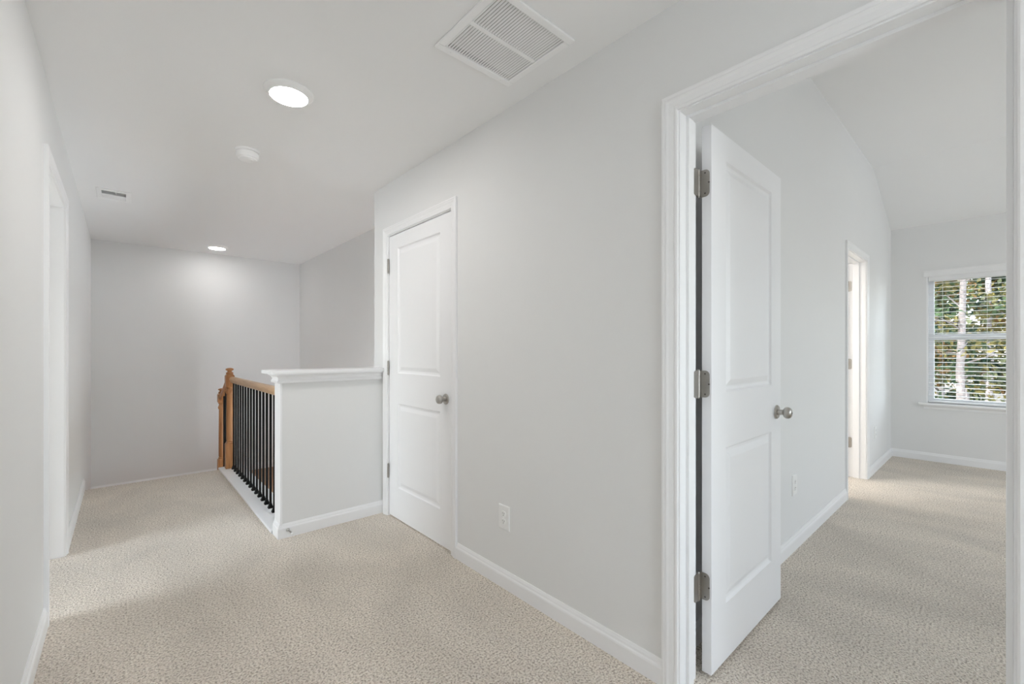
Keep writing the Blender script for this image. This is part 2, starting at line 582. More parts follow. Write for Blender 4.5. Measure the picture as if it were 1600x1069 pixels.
plain_window('window_2', (-3.06, 3.25, LWZ0), 0, 1.4, 1.7, 'white framed window of the daylit room off the hall')
plain_window('fill_window_3', (0.60, -2.16, 0.75), math.pi / 2, 1.0, 1.2, 'white framed window added for fill light in the hall behind the viewer')  # added window behind the camera, brightens the near hall and its ceiling
plain_window('fill_window_4', (3.00, -3.76, 0.65), math.pi / 2, 0.95, 1.6, 'unseen bedroom window added for fill light, nearer the hall')  # added out of view, daylight to lift the bedroom ceiling
plain_window('fill_window_5', (5.00, -3.76, 0.65), math.pi / 2, 0.95, 1.6, 'unseen bedroom window added for fill light, nearer the wood')  # second added bedroom window, likewise unseen
plain_window('fill_window_6', (1.95, 4.45, -0.6), 0, 1.9, 1.2, 'wide stair window added for fill light, hidden behind the half wall')  # added opening the camera cannot see, lifts the stairwell walls

# ------------------------------------------------------------------ baseboards
c57 = 0.005 + 0.057
baseboard('baseboard_left', [(XL, -2.1), (XL, LO0 - c57)], -1, 'white baseboard of the hall wall before the side doorway')
baseboard('baseboard_left_far', [(XL, LO1 + c57), (XL, 5.36)], -1, 'white baseboard of the hall wall between doorway and stairs')
baseboard('baseboard_right', [(XM, CD0 - c57), (XM, BD1 + c57)], -1, 'white baseboard between the closet door and the bedroom doorway')
baseboard('baseboard_right_near', [(XM, BD0 - c57), (XM, -2.1)], -1, 'white baseboard of the hall wall past the bedroom doorway')
baseboard('baseboard_landing', [(XL, YB), (XS, YB)], -1, 'white baseboard of the end wall at the stair landing', z0=-0.37)
baseboard('baseboard_bedroom', [(XMB, BD1 + 0.06), (XMB, YR), (SD0 - c57, YR)], -1, 'white bedroom baseboard behind the open door and below the outlet')
baseboard('baseboard_bedroom_far', [(SD1 + c57, YR), (XF, YR), (XF, -3.7)], -1, 'white bedroom baseboard running under the window')

# ------------------------------------------------------------------ trims and doors
def mp_right(a, d, z):      # hall face of the right wall
    return (XM - d, a, z)


def mp_left(a, d, z):
    return (XL + d, a, z)


def mp_bed(a, d, z):        # bedroom side wall, facing -y
    return (a, YR - d, z)


def mp_bedback(a, d, z):    # bedroom face of the right wall
    return (XMB + d, a, z)


t1 = tag(empty('trim_1', (0, 0, 0)), 'white moulded casing and jamb around the closed closet door', 'door casing', kind='structure')
casing(t1, mp_right, CD0, CD1, ZD)
jambs(t1, mp_right, CD0, CD1, ZD, 0.12, (0.046, 0.080))
t2 = tag(empty('trim_2', (0, 0, 0)), 'white moulded casing and jamb around the open bedroom doorway', 'door casing', kind='structure')
casing(t2, mp_right, BD0, BD1, ZD)
jambs(t2, mp_right, BD0, BD1, ZD, 0.12, (0.045, 0.082))
casing(t2, mp_bedback, BD0, BD1, ZD, 0.008)
t3 = tag(empty('trim_3', (0, 0, 0)), 'white casing and jamb around the daylit doorway of the left hall wall', 'door casing', kind='structure')
casing(t3, mp_left, LO0, LO1, ZD)
jambs(t3, mp_left, LO0, LO1, ZD, 0.12, (0.070, 0.105))
t4 = tag(empty('trim_4', (0, 0, 0)), 'white casing and jamb around the lit doorway in the bedroom wall', 'door casing', kind='structure')
casing(t4, mp_bed, SD0, SD1, ZD)
jambs(t4, mp_bed, SD0, SD1, ZD, 0.14, (0.050, 0.092))


def door_leaf(parent, Wd, H=2.032, T=0.035):
    """Two-panel moulded leaf; local x = width, y = thickness (0..T), z up from 0."""
    st = 0.125
    rects = [(st, 0.215, Wd - st, 0.825), (st, 1.035, Wd - st, 1.935)]
    bm = bmesh.new()
    for y in (0.0, T):
        def q(x0, z0, x1, z1):
            bm.faces.new([bm.verts.new(p) for p in ((x0, y, z0), (x1, y, z0), (x1, y, z1), (x0, y, z1))])
        q(0, 0, st, H)
        q(Wd - st, 0, Wd, H)
        zs = [0] + [z for r in rects for z in (r[1], r[3])] + [H]
        for a, b in ((zs[0], zs[1]), (zs[2], zs[3]), (zs[4], zs[5])):
            q(st, a, Wd - st, b)
    for p in ([(0, 0, 0), (0, T, 0), (0, T, H), (0, 0, H)], [(Wd, 0, 0), (Wd, T, 0), (Wd, T, H), (Wd, 0, H)],
              [(0, 0, 0), (Wd, 0, 0), (Wd, T, 0), (0, T, 0)], [(0, 0, H), (Wd, 0, H), (Wd, T, H), (0, T, H)]):
        bm.faces.new([bm.verts.new(v) for v in p])
    bmesh.ops.remove_doubles(bm, verts=bm.verts, dist=1e-5)
    leaf = obj('door_leaf', bm, 'door', parent)
    rings = [(0, 0), (0.003, 0.0), (0.010, 0.0085), (0.014, 0.0100), (0.022, 0.0105), (0.025, 0.0100), (0.047, 0.0020), (0.050, 0.0015)]
    for (x0, z0, x1, z1) in rects:
        bm = bmesh.new()
        for y, s in ((0.0, 1), (T, -1)):
            prev = None
            for ins, dep in rings:
                yy = y + s * dep
                ring = [bm.verts.new(p) for p in ((x0 + ins, yy, z0 + ins), (x1 - ins, yy, z0 + ins), (x1 - ins, yy, z1 - ins), (x0 + ins, yy, z1 - ins))]
                if prev:
                    for k in range(4):
                        bm.faces.new((prev[k], prev[(k + 1) % 4], ring[(k + 1) % 4], ring[k]))
                prev = ring
            bm.faces.new(prev)
        me_o = obj('panel', bm, 'door', leaf)
    return leaf


def knob(parent, x, z, y, sgn, privacy=False):
    """Knob on a leaf face at local y, sticking out along sgn*y."""
    bm = bmesh.new()
    ax = 'Y' if sgn > 0 else '-Y'
    o = (x, y, z)
    lathe(bm, [(0.0135, 0.006), (0.0125, 0.020), (0.0125, 0.028), (0.018, 0.031), (0.0245, 0.036), (0.0268, 0.044), (0.0262, 0.052), (0.0225, 0.059), (0.0165, 0.063), (0.006, 0.0645)],
          28, ax, o)
    k = obj('knob', bm, 'nickel', parent, auto=40)
    bm = bmesh.new()
    lathe(bm, [(0.0325, -0.0005), (0.0325, 0.003), (0.029, 0.0075), (0.020, 0.0085), (0.0145, 0.0075)], 32, ax, o)
    obj('rose', bm, 'nickel', k, auto=40)
    if privacy:
        bm = bmesh.new()
        lathe(bm, [(0.0035, 0.064), (0.0035, 0.0655)], 12, ax, o)
        obj('release_slot', bm, 'slot', k)
    return k


def round_rect(w, h, r, corners, n=6):
    """Outline in (u, v), u 0..w, v -h/2..h/2; radius only at the corners with u=w when corners='far'."""
    pts = [(0, -h / 2)]
    for cx, cy, a0 in ((w - r, -h / 2 + r, -90), (w - r, h / 2 - r, 0)):
        for k in range(n + 1):
            a = math.radians(a0 + 90 * k / n)
            pts.append((cx + r * math.cos(a), cy + r * math.sin(a)))
    pts.append((0, h / 2))
    return pts


def hinge_knuckle(parent, x, y, z, h=0.1, r=0.0062, matn='hinge'):
    for k in range(5):
        bm = bmesh.new()
        z0 = z - h / 2 + k * h / 5 + 0.0008
        z1 = z - h / 2 + (k + 1) * h / 5 - 0.0008
        lathe(bm, [(r, z0), (r, z1)], 16, 'Z', (x, y, 0))
        obj('knuckle', bm, matn, parent, auto=40)
    bm = bmesh.new()
    lathe(bm, [(0.003, z - h / 2 - 0.004), (0.0042, z - h / 2 - 0.002), (0.0042, z + h / 2 + 0.002), (0.003, z + h / 2 + 0.004)], 12, 'Z', (x, y, 0))
    obj('pin', bm, matn, parent, auto=40)


HZ = (0.332, 1.085, 1.832)
# --- door_1: closed closet door, hinges towards the stairs, opens into the hall
d1 = tag(empty('door_1', (XM + 0.005, CD0 + 0.006, 0.012), 0), 'closed white two-panel closet door beside the half wall', 'door', kind='structure')
d1.rotation_euler = (0, 0, math.radians(90))      # local x -> +y, local y -> -x
lf = door_leaf(d1, 0.813)
lf.location = (0, -0.035, 0)                       # thickness goes back into the wall
kb = knob(d1, 0.062, 0.905, 0.0, +1)
for hz in HZ:
    bm = bmesh.new()
    box(bm, (0.813, -0.030, hz - 0.062), (0.8165, -0.001, hz + 0.038))
    hg = obj('hinge', bm, 'hinge', d1)
    hinge_knuckle(hg, 0.8148, 0.0085, hz - 0.012)

# --- door_2: bedroom door standing open at a right angle
d2 = tag(empty('door_2', (1.6165, 0.707, 0.012), 0), 'open white two-panel bedroom door swung against the bedroom wall', 'door', kind='structure')
door_leaf(d2, 0.762)
knob(d2, 0.762 - 0.060, 0.907, 0.0, -1, True)
knob(d2, 0.762 - 0.060, 0.907, 0.035, +1)
boxes('latch_plate', 'nickel', [((0.7615, 0.006, 0.88), (0.763, 0.029, 0.937))], d2)
for hz in HZ:
    zc = hz - 0.012
    hg = None
    # plate let into the hinge edge of the leaf (faces the hall)
    bm = bmesh.new()
    out = round_rect(0.030, 0.1, 0.016, 'far')
    loft(bm, [[(x, 0.0365 - u, zc + v) for u, v in out] for x in (-0.0022, 0.0003)])
    hg = obj('hinge', bm, 'hinge', d2)
    for (u, v) in ((0.010, 0.038), (0.024, 0.0), (0.010, -0.038), ):
        bm = bmesh.new()
        lathe(bm, [(0.0030, 0.0), (0.0030, 0.0029)], 12, '-X', (0, 0.0365 - u - 0.004, zc + v))
        obj('screw', bm, 'screw', hg)
    boxes('hinge_bend', 'hinge', [((-0.0168, 0.0362, zc - 0.05), (-0.0003, 0.0386, zc + 0.05))], hg)
    hinge_knuckle(hg, -0.0168, 0.0405, zc)
    # plate on the jamb
    bm = bmesh.new()
    out = round_rect(0.036, 0.1, 0.016, 'far')
    loft(bm, [[(-0.0215 - u, yy, zc + v) for u, v in out] for yy in (0.0382, 0.0408)])
    obj('jamb_plate', bm, 'hinge', hg)

# --- door_3: door of the small room, swung open beyond the bedroom doorway
d3 = tag(empty('door_3', (SD1 - 0.004, 0.978 + 0.014, 0.012), 0), 'white door standing open in the small room beyond the bedroom', 'door', kind='structure')
d3.rotation_euler = (0, 0, math.radians(90))       # leaf runs along +y, visible face towards -x
lf = door_leaf(d3, 0.762)
lf.location = (0, 0.004, 0)
for hz in HZ:
    bm = bmesh.new()
    out = round_rect(0.036, 0.1, 0.012, 'far')
    loft(bm, [[(-0.010 - u, yy, hz - 0.012 + v) for u, v in out] for yy in (-0.0036, -0.0008)])
    hg = obj('hinge', bm, 'hinge', d3)
    hinge_knuckle(hg, -0.006, 0.000, hz - 0.012)

# ------------------------------------------------------------------ half wall with cap
HX, HY0, HY1 = 0.770, 3.090, 3.210
hw = tag(boxes('wall_half', 'wall', [((HX, HY0, 0), (XM, HY1, 1.062))]), 'pale grey half wall with white moulded cap beside the stairs', 'half wall', kind='structure')
boxes('end_board', 'trim', [((HX - 0.014, HY0 - 0.006, 0), (HX, HY1 + 0.006, 1.062))], hw, bevel=0.002)
boxes('cap', 'trim', [((0.690, 3.030, 1.062), (1.4425, 3.270, 1.084)), ((1.4425, 3.115, 1.062), (XM, 3.270, 1.084))], hw)
MOULD = [(0, 0.0), (0.014, 0.0), (0.018, 0.004), (0.018, 0.016), (0.015, 0.020), (0.012, 0.022), (0.013, 0.030), (0.018, 0.041), (0.028, 0.049), (0.034, 0.052), (0.034, 0.062), (0, 0.062)]
bm = bmesh.new()
sweep(bm, [(1.4425, HY0 - 0.006), (HX - 0.014, HY0 - 0.006), (HX - 0.014, HY1 + 0.006), (XM, HY1 + 0.006)], MOULD, 1, 1.0)
obj('cap_moulding', bm, 'trim', hw)
bm = bmesh.new()
sweep(bm, [(XM, HY0), (HX - 0.014, HY0), (HX - 0.014, HY1)], BASE, 1)
obj('baseboard', bm, 'trim', hw)
# wall carrying the railing, and the white curb board on it
struct('wall_stringer', [((0.740, 3.20, -2.8), (0.930, 5.30, -0.004)), ((0.79, 5.30, -2.8), (0.90, 5.76, -0.37))], 'wall', 'wall below the stair railing', 'wall')
cb = boxes('trim_5', 'trim', [((0.735, 3.226, -0.004), (0.950, 5.345, 0.014))], bevel=0.004)
tag(cb, 'flat white curb board under the black balusters', 'curb board', kind='structure')

# ------------------------------------------------------------------ staircase
stc = tag(empty('staircase', (0.9, 5.3, -0.37)), 'brown wooden stairs with white risers seen through the balusters', 'staircase', kind='structure')


def st_box(name, m, lo, hi, bevel=0.0):
    o = boxes(name, m, [(tuple(a - b for a, b in zip(lo, (0.9, 5.3, -0.37))), tuple(a - b for a, b in zip(hi, (0.9, 5.3, -0.37))))], stc, bevel=bevel)
    return o


st_box('riser', 'trim', (XL, 5.300, -0.185), (0.735, 5.318, -0.03))
st_box('tread', 'stairwood', (XL, 5.300, -0.215), (0.735, 5.590, -0.185), 0.006)
st_box('riser', 'trim', (XL, 5.560, -0.37), (0.79, 5.578, -0.215))
st_box('landing', 'stairwood', (XL, 5.560, -0.405), (0.90, YB, -0.37))
st_box('landing', 'stairwood', (0.900, 5.410, -0.405), (XS, YB, -0.37), 0.006)
for k in range(1, 8):
    z = -0.37 - 0.185 * k
    y1 = 5.435 - 0.265 * (k - 1)
    st_box('riser', 'trim', (0.93, y1, z), (XS, y1 + 0.018, z + 0.185 - 0.035))
    st_box('tread', 'stairwood', (0.93, y1 - 0.29, z - 0.035), (XS, y1 + 0.018, z), 0.006)

# ------------------------------------------------------------------ stair railing
XRL = 0.842
rail = tag(empty('stair_railing', (XRL, 4.2, 0)), 'oak handrail and newel posts with black iron balusters by the stairs', 'railing')


def newel(y, zb, low_top, blk0, blk1, top, x=0.0):
    """square base, turned shaft, square block and turned finial"""
    a = 0.038
    s = []
    bm = bmesh.new()
    lathe(bm, [(a, zb), (a, low_top - 0.012), (a - 0.008, low_top)], 4, 'Z', (x, y, 0), sq=True)
    r = 0.030
    h = blk0 - low_top
    lathe(bm, [(r - 0.001, low_top - 0.003), (r + 0.003, low_top + 0.010), (r - 0.003, low_top + 0.022), (r, low_top + 0.035), (r, low_top + 0.45 * h), (r - 0.003, blk0 - 0.075), (r + 0.004, blk0 - 0.066),
               (r + 0.007, blk0 - 0.052), (r + 0.001, blk0 - 0.036), (r - 0.004, blk0 - 0.020), (r + 0.004, blk0 - 0.006), (r, blk0 + 0.004)], 24, 'Z', (x, y, 0))
    lathe(bm, [(a - 0.008, blk0 - 0.002), (a, blk0 + 0.008), (a, blk1 - 0.016), (a - 0.012, blk1)], 4, 'Z', (x, y, 0), sq=True)
    o = obj('newel_post', bm, 'oak', rail, auto=35)
    bm = bmesh.new()
    k = (top - blk1) / 0.067
    pr = [(0.026, 0), (0.031, 0.006), (0.034, 0.013), (0.031, 0.019), (0.022, 0.024), (0.019, 0.031), (0.021, 0.037), (0.032, 0.043), (0.036, 0.050), (0.034, 0.057), (0.022, 0.064), (0.008, 0.067)]
    lathe(bm, [(rr, blk1 - 0.002 + hh * k) for rr, hh in pr], 28, 'Z', (x, y, 0))
    obj('finial', bm, 'oak', o, auto=50)
    return o


NY1, NY2 = 5.255 - 4.2, 5.74 - 4.2
newel(NY1, 0.014, 0.272, 0.845, 0.972, 1.040, -0.022)
newel(NY2, -0.37, 0.020, 0.640, 0.745, 0.800, -0.020)


def rail_prof():
    return [(-0.018, 0), (0.018, 0), (0.023, 0.006), (0.024, 0.016), (0.030, 0.024), (0.032, 0.034), (0.029, 0.046), (0.020, 0.055), (0.008, 0.059),
            (-0.008, 0.059), (-0.020, 0.055), (-0.029, 0.046), (-0.032, 0.034), (-0.030, 0.024), (-0.024, 0.016), (-0.023, 0.006)]


bm = bmesh.new()
loft(bm, [[(x, y, 0.888 + z) for x, z in rail_prof()] for y in (HY1 + 0.006 - 4.2, NY1 - 0.034)])
obj('handrail', bm, 'oak_lit', rail, auto=40)
bm = bmesh.new()
loft(bm, [[(x - 0.02, y, zz + z) for x, z in rail_prof()] for y, zz in ((NY1 + 0.03, 0.875), (NY1 + 0.10, 0.845), (NY2 - 0.06, 0.675), (NY2 - 0.03, 0.66))])
obj('handrail', bm, 'oak', rail, auto=40)


def baluster_mesh(z0, z1):
    bm = bmesh.new()
    box(bm, (-0.0072, -0.0072, z0), (0.0072, 0.0072, z1))
    return bm


def shoe_mesh():
    bm = bmesh.new()
    lathe(bm, [(0.0175, 0), (0.0175, 0.006), (0.0125, 0.020), (0.0095, 0.030), (0.0090, 0.036)], 4, 'Z', (0, 0, 0), sq=True)
    return bm


b0 = obj('baluster', baluster_mesh(0.014, 0.891), 'iron', rail)
s0 = obj('shoe', shoe_mesh(), 'iron', b0)
s0.location = (0, 0, 0.0142)
NB = 18
for k in range(NB):
    y = 5.172 - 0.1132 * k - 4.2
    if k == 0:
        b0.location = (0, y, 0)
    else:
        c = b0.copy()
        COL.objects.link(c)
        c.parent = rail
        c.location = (0, y, 0)
        s = s0.copy()
        COL.objects.link(s)
        s.parent = c
for k, (y, zt) in enumerate(((NY1 + 0.12, 0.838), (NY1 + 0.23, 0.785), (NY1 + 0.34, 0.735))):
    b = obj('baluster', baluster_mesh(-0.186 if k < 2 else -0.37, zt), 'iron', rail)
    b.location = (-0.02, y, 0)
    s = s0.copy()
    COL.objects.link(s)
    s.parent = b
    s.location = (0, 0, -0.185 if k < 2 else -0.369)
st_box('tread', 'stairwood', (0.735, 5.300, -0.215), (0.90, 5.585, -0.185))

# ------------------------------------------------------------------ ceiling fixtures
LM = {'rear': emissive('fill_lens_rear', LAMP_COL, FILL_REAR), 'hall': emissive('lens_hall', LAMP_COL, LAMP_HALL), 'stair': emissive('lens_stair', LAMP_COL, LAMP_STAIR),
      'bed': emissive('fill_lens_bed', (1, 0.975, 0.95), FILL_BED), 'bath': emissive('lens_bath', (1, 0.97, 0.93), LAMP_BATH)}


def ceiling_light(x, y, z, m, label):
    t = tag(empty('ceiling_light', (x, y, z)), label, 'ceiling light', 'round ceiling lights')
    bm = bmesh.new()
    lathe(bm, [(0.108, 0), (0.108, -0.004), (0.104, -0.008), (0.090, -0.018), (0.083, -0.023), (0.080, -0.022)], 64)
    obj('trim_ring', bm, 'metalwhite', t, auto=30)
    bm = bmesh.new()
    lathe(bm, [(0.081, -0.0215), (0.080, -0.024), (0.070, -0.0265), (0.045, -0.0285), (0.012, -0.0295)], 64)
    obj('lens', bm, LM[m], t, smooth=True)
    return t


ceiling_light(0.592, 2.255, ZC, 'hall', 'round white ceiling light glowing in the hall near the smoke detector')
ceiling_light(0.834, 6.150, ZC, 'stair', 'round ceiling light glowing above the stair landing by the end wall')
ceiling_light(0.600, -0.900, ZC, 'rear', 'round ceiling light added for fill in the hall behind the viewer')  # unseen, added to brighten the near end of the hall
ceiling_light(3.2, -1.5, ZB, 'bed', 'unseen round ceiling light added for fill in the bedroom, nearer the hall')  # added out of view to brighten the bedroom
ceiling_light(4.9, -1.5, ZB, 'bed', 'unseen round ceiling light added for fill in the bedroom, nearer the window')  # other added bedroom fixture, also unseen
ceiling_light(3.55, 2.15, ZC, 'bath', 'round ceiling light of the small lit room, against its end wall')
ceiling_light(4.25, 2.15, ZC, 'bath', 'round ceiling light of the small lit room, towards the middle')

# smoke detector
sd = tag(empty('smoke_detector', (0.575, 3.085, ZC)), 'round white smoke detector on the hall ceiling', 'smoke detector')
bm = bmesh.new()
lathe(bm, [(0.066, 0), (0.066, -0.009), (0.064, -0.012), (0.054, -0.0125)], 48)
obj('base_plate', bm, 'plastic', sd, auto=40)
bm = bmesh.new()
lathe(bm, [(0.056, -0.0125), (0.056, -0.0165), (0.0615, -0.0175), (0.0605, -0.036), (0.056, -0.045), (0.050, -0.0475), (0.048, -0.0540), (0.040, -0.0570), (0.012, -0.058)], 48)
cv = obj('cover', bm, 'plastic', sd, auto=35)
bm = bmesh.new()
lathe(bm, [(0.009, -0.0570), (0.009, -0.0595), (0.007, -0.0605)], 20, 'Z', (0.022, -0.02, 0))
obj('test_button', bm, 'plastic', cv, auto=40)

def duct(parent, hx, hy, depth):
    bm = bmesh.new()
    e = 0.0005
    for p in ([(-hx, -hy, 0), (hx, -hy, 0), (hx, -hy, depth), (-hx, -hy, depth)], [(-hx, hy, 0), (hx, hy, 0), (hx, hy, depth), (-hx, hy, depth)],
              [(-hx, -hy, 0), (-hx, hy, 0), (-hx, hy, depth), (-hx, -hy, depth)], [(hx, -hy, 0), (hx, hy, 0), (hx, hy, depth), (hx, -hy, depth)],
              [(-hx, -hy, depth), (hx, -hy, depth), (hx, hy, depth), (-hx, hy, depth)]):
        bm.faces.new([bm.verts.new((x * (1 - e / hx), y * (1 - e / hy), z)) for x, y, z in p])
    return obj('duct', bm, 'dark', parent)


# return air grille: x 0.936..1.335, y 1.118..1.515
g = tag(empty('return_air_grille', (1.1355, 1.3165, ZC)), 'large square white return air grille on the hall ceiling', 'vent')
O, I = 0.1995, 0.168
bm = bmesh.new()
for (x0, y0, x1, y1) in ((-O, -O, O, -I), (-O, I, O, O), (-O, -I, -I, I), (I, -I, O, I)):
    box(bm, (x0, y0, -0.010), (x1, y1, 0.0))
obj('frame', bm, 'metalwhite', g, bevel=0.004)
boxes('divider', 'metalwhite', [((-I, -0.010, -0.0055), (I, 0.010, 0))], g, bevel=0.001)
duct(g, I, I, 0.30)
boxes('filter', 'filter', [((-I + 0.002, -I + 0.002, 0.018), (I - 0.002, I - 0.002, 0.040))], g)
NSL = 28
pitch = 2 * I / NSL
bm = bmesh.new()
half = (I - 0.010)
loft(bm, [[(-0.0030, y, -0.0010), (-0.0024, y, -0.0005), (0.0032, y, -0.0049), (0.0026, y, -0.0054)] for y in (0, half)])
sl0 = obj('slat', bm, 'metalwhite', g)
first = True
for row in (0, 1):
    for k in range(NSL):
        o = sl0 if first else sl0.copy()
        if not first:
            COL.objects.link(o)
            o.parent = g
        first = False
        o.location = (-I + (k + 0.5) * pitch, -I if row == 0 else 0.010, 0)
for (x, y) in ((-0.135, -0.184), (0.135, -0.184), (-0.135, 0.184), (0.135, 0.184)):
    bm = bmesh.new()
    lathe(bm, [(0.0045, -0.0095), (0.0045, -0.0110), (0.002, -0.0118)], 14, 'Z', (x, y, 0))
    obj('screw', bm, 'metalwhite', g, auto=40)

# supply register: x -0.147..0.051, y 4.51..4.81
r = tag(empty('ceiling_register', (-0.048, 4.660, ZC)), 'small white supply vent on the hall ceiling by the left wall', 'vent')
RX, RY, rx, ry = 0.100, 0.150, 0.070, 0.105
bm = bmesh.new()
for (x0, y0, x1, y1) in ((-RX, -RY, RX, -ry), (-RX, ry, RX, RY), (-RX, -ry, -rx, ry), (rx, -ry, RX, ry)):
    box(bm, (x0, y0, -0.006), (x1, y1, 0.0))
obj('frame', bm, 'metalwhite', r, bevel=0.002)
duct(r, rx, ry, 0.20)
boxes('divider', 'metalwhite', [((-rx, -0.004, -0.0065), (rx, 0.004, -0.0006))], r)
for k in range(6):
    for sgn in (-1, 1):
        y = sgn * (0.006 + (k + 0.5) * (ry - 0.006) / 6)
        bm = bmesh.new()
        # blades throw the air away from the centre on both sides
        d = 0.0075 * sgn
        loft(bm, [[(x, -d, 0.0080), (x, -d + 0.0008, 0.0086), (x, d, -0.0048), (x, d - 0.0008, -0.0054)] for x in (-rx, rx)])
        o = obj('louver', bm, 'metalwhite', r)
        o.location = (0, y, 0)
boxes('damper_lever', 'metalwhite', [((0.010, -ry + 0.002, -0.016), (0.015, -ry + 0.022, -0.004))], r)

# ------------------------------------------------------------------ outlets
def outlet(loc, rz, label, w=0.082, h=0.124):
    """local: plate in the xz plane, facing -y"""
    t = tag(empty('wall_outlet', loc, rz), label, 'outlet')
    bm = bmesh.new()
    loft(bm, [[(-w / 2, 0.0, -h / 2), (w / 2, 0.0, -h / 2), (w / 2, 0.0, h / 2), (-w / 2, 0.0, h / 2)],
              [(-w / 2, -0.003, -h / 2), (w / 2, -0.003, -h / 2), (w / 2, -0.003, h / 2), (-w / 2, -0.003, h / 2)],
              [(-w / 2 + .004, -0.0065, -h / 2 + .004), (w / 2 - .004, -0.0065, -h / 2 + .004), (w / 2 - .004, -0.0065, h / 2 - .004), (-w / 2 + .004, -0.0065, h / 2 - .004)]])
    obj('plate', bm, 'plate', t)
    for s in (-1, 1):
        zc = s * 0.0195
        pts = []
        for k in range(28):
            a = 2 * math.pi * k / 28
            x, z = 0.0172 * math.cos(a), 0.0172 * math.sin(a)
            pts.append((x, max(-0.0140, min(0.0140, z))))
        bm = bmesh.new()
        loft(bm, [[(x, yy, zc + z) for x, z in pts] for yy in (-0.006, -0.0085)])
        f = obj('receptacle', bm, 'plate', t)
        for sx, hh in ((-0.0063, 0.0075), (0.0063, 0.0062)):
            boxes('slot', 'slot', [((sx - 0.0011, -0.0089, zc + 0.003 - hh / 2), (sx + 0.0011, -0.0082, zc + 0.003 + hh / 2))], f)
        bm = bmesh.new()
        lathe(bm, [(0.0024, 0.0082), (0.0024, 0.0089)], 12, '-Y', (0, 0, zc - 0.0075))
        obj('ground_hole', bm, 'slot', f)
    bm = bmesh.new()
    lathe(bm, [(0.0028, 0.006), (0.0028, 0.0075)], 12, '-Y', (0, 0, 0))
    obj('screw', bm, 'plastic', t)
    return t


outlet((XM, 1.690, 0.357), -math.pi / 2, 'white duplex outlet between the closet door and the bedroom doorway')
outlet((3.062, YR, 0.391), 0, 'white duplex outlet on the bedroom wall between open door and lit doorway')
outlet((5.660, YR, 0.391), 0, 'white duplex outlet on the bedroom wall by the window corner')

# door stop on the half wall baseboard
ds = tag(empty('door_stop', (0.800, HY0 - 0.014, 0.050)), 'small metal door stop with white tip on the half wall baseboard', 'door stop')
ds.rotation_euler = (math.radians(6), 0, math.radians(8))
bm = bmesh.new()
lathe(bm, [(0.011, 0), (0.011, 0.003), (0.007, 0.008), (0.0045, 0.010)], 20, '-Y')
obj('mount', bm, 'nickel', ds, auto=40)
bm = bmesh.new()
lathe(bm, [(0.0040, 0.008)] + [(0.0040 + 0.0012 * (k % 2), 0.010 + 0.0022 * k) for k in range(24)], 14, '-Y')
obj('spring', bm, 'nickel', ds, smooth=True)
bm = bmesh.new()
lathe(bm, [(0.0062, 0.060), (0.0075, 0.062), (0.0075, 0.072), (0.0055, 0.076)], 18, '-Y')
obj('tip', bm, 'rubber', ds, auto=40)

# ------------------------------------------------------------------ bedroom window
w1 = tag(empty('window_1', (XF, 0, 0)), 'white double-hung bedroom window with stool looking onto trees', 'window', kind='structure')


def wbox(name, m, lo, hi, parent=w1, bevel=0.0):
    return boxes(name, m, [(lo, hi)], parent, bevel=bevel)


wbox('jamb_liner', 'trim', (0.001, WY1 - 0.012, WZ0), (0.12, WY1, WZ1))
wbox('jamb_liner', 'trim', (0.001, WY0, WZ0), (0.12, WY0 + 0.012, WZ1))
wbox('jamb_liner', 'trim', (0.001, WY0 + 0.012, WZ1 - 0.012), (0.12, WY1 - 0.012, WZ1))
ya, yb = WY0 + 0.012, WY1 - 0.012
FRX0, FRX1 = 0.070, 0.118
wbox('frame_stile', 'vinyl', (FRX0, yb - 0.045, WZ0), (FRX1, yb, WZ1 - 0.012))
wbox('frame_stile', 'vinyl', (FRX0, ya, WZ0), (FRX1, ya + 0.045, WZ1 - 0.012))
wbox('frame_rail', 'vinyl', (FRX0, ya + 0.045, WZ1 - 0.057), (FRX1, yb - 0.045, WZ1 - 0.012))
wbox('frame_rail', 'vinyl', (FRX0, ya + 0.045, WZ0), (FRX1, yb - 0.045, WZ0 + 0.045))
wbox('meeting_rail', 'vinyl', (FRX0 + 0.004, ya + 0.045, 1.330), (FRX1 - 0.01, yb - 0.045, 1.395), bevel=0.003)
for z0, z1, xx in ((WZ0 + 0.045, 1.330, 0.085), (1.395, WZ1 - 0.057, 0.100)):
    wbox('pane', 'glass', (xx, ya + 0.045, z0), (xx + 0.004, yb - 0.045, z1))
# stool with horn and apron under it
wbox('stool', 'trim', (-0.052, WY0 - 0.06, WZ0 - 0.024), (0.070, WY1 + 0.062, WZ0), bevel=0.005)
bm = bmesh.new()
AP = [(0, 0.616 - 0.045), (0.008, 0.616 - 0.045), (0.011, 0.580), (0.011, 0.592), (0.016, 0.600), (0.024, 0.608), (0.028, 0.616), (0, 0.616)]
loft(bm, [[(-o, WY0 - 0.02, z) for o, z in AP], [(-o, WY1 + 0.02, z) for o, z in AP]])
obj('apron', bm, 'trim', w1)

# blind
bl = tag(empty('window_blind', (XF + 0.034, (WY0 + WY1) / 2, WZ1)), 'white slatted blind lowered over the bedroom window, slats open', 'blind')
bw = (WY1 - WY0) / 2 - 0.016
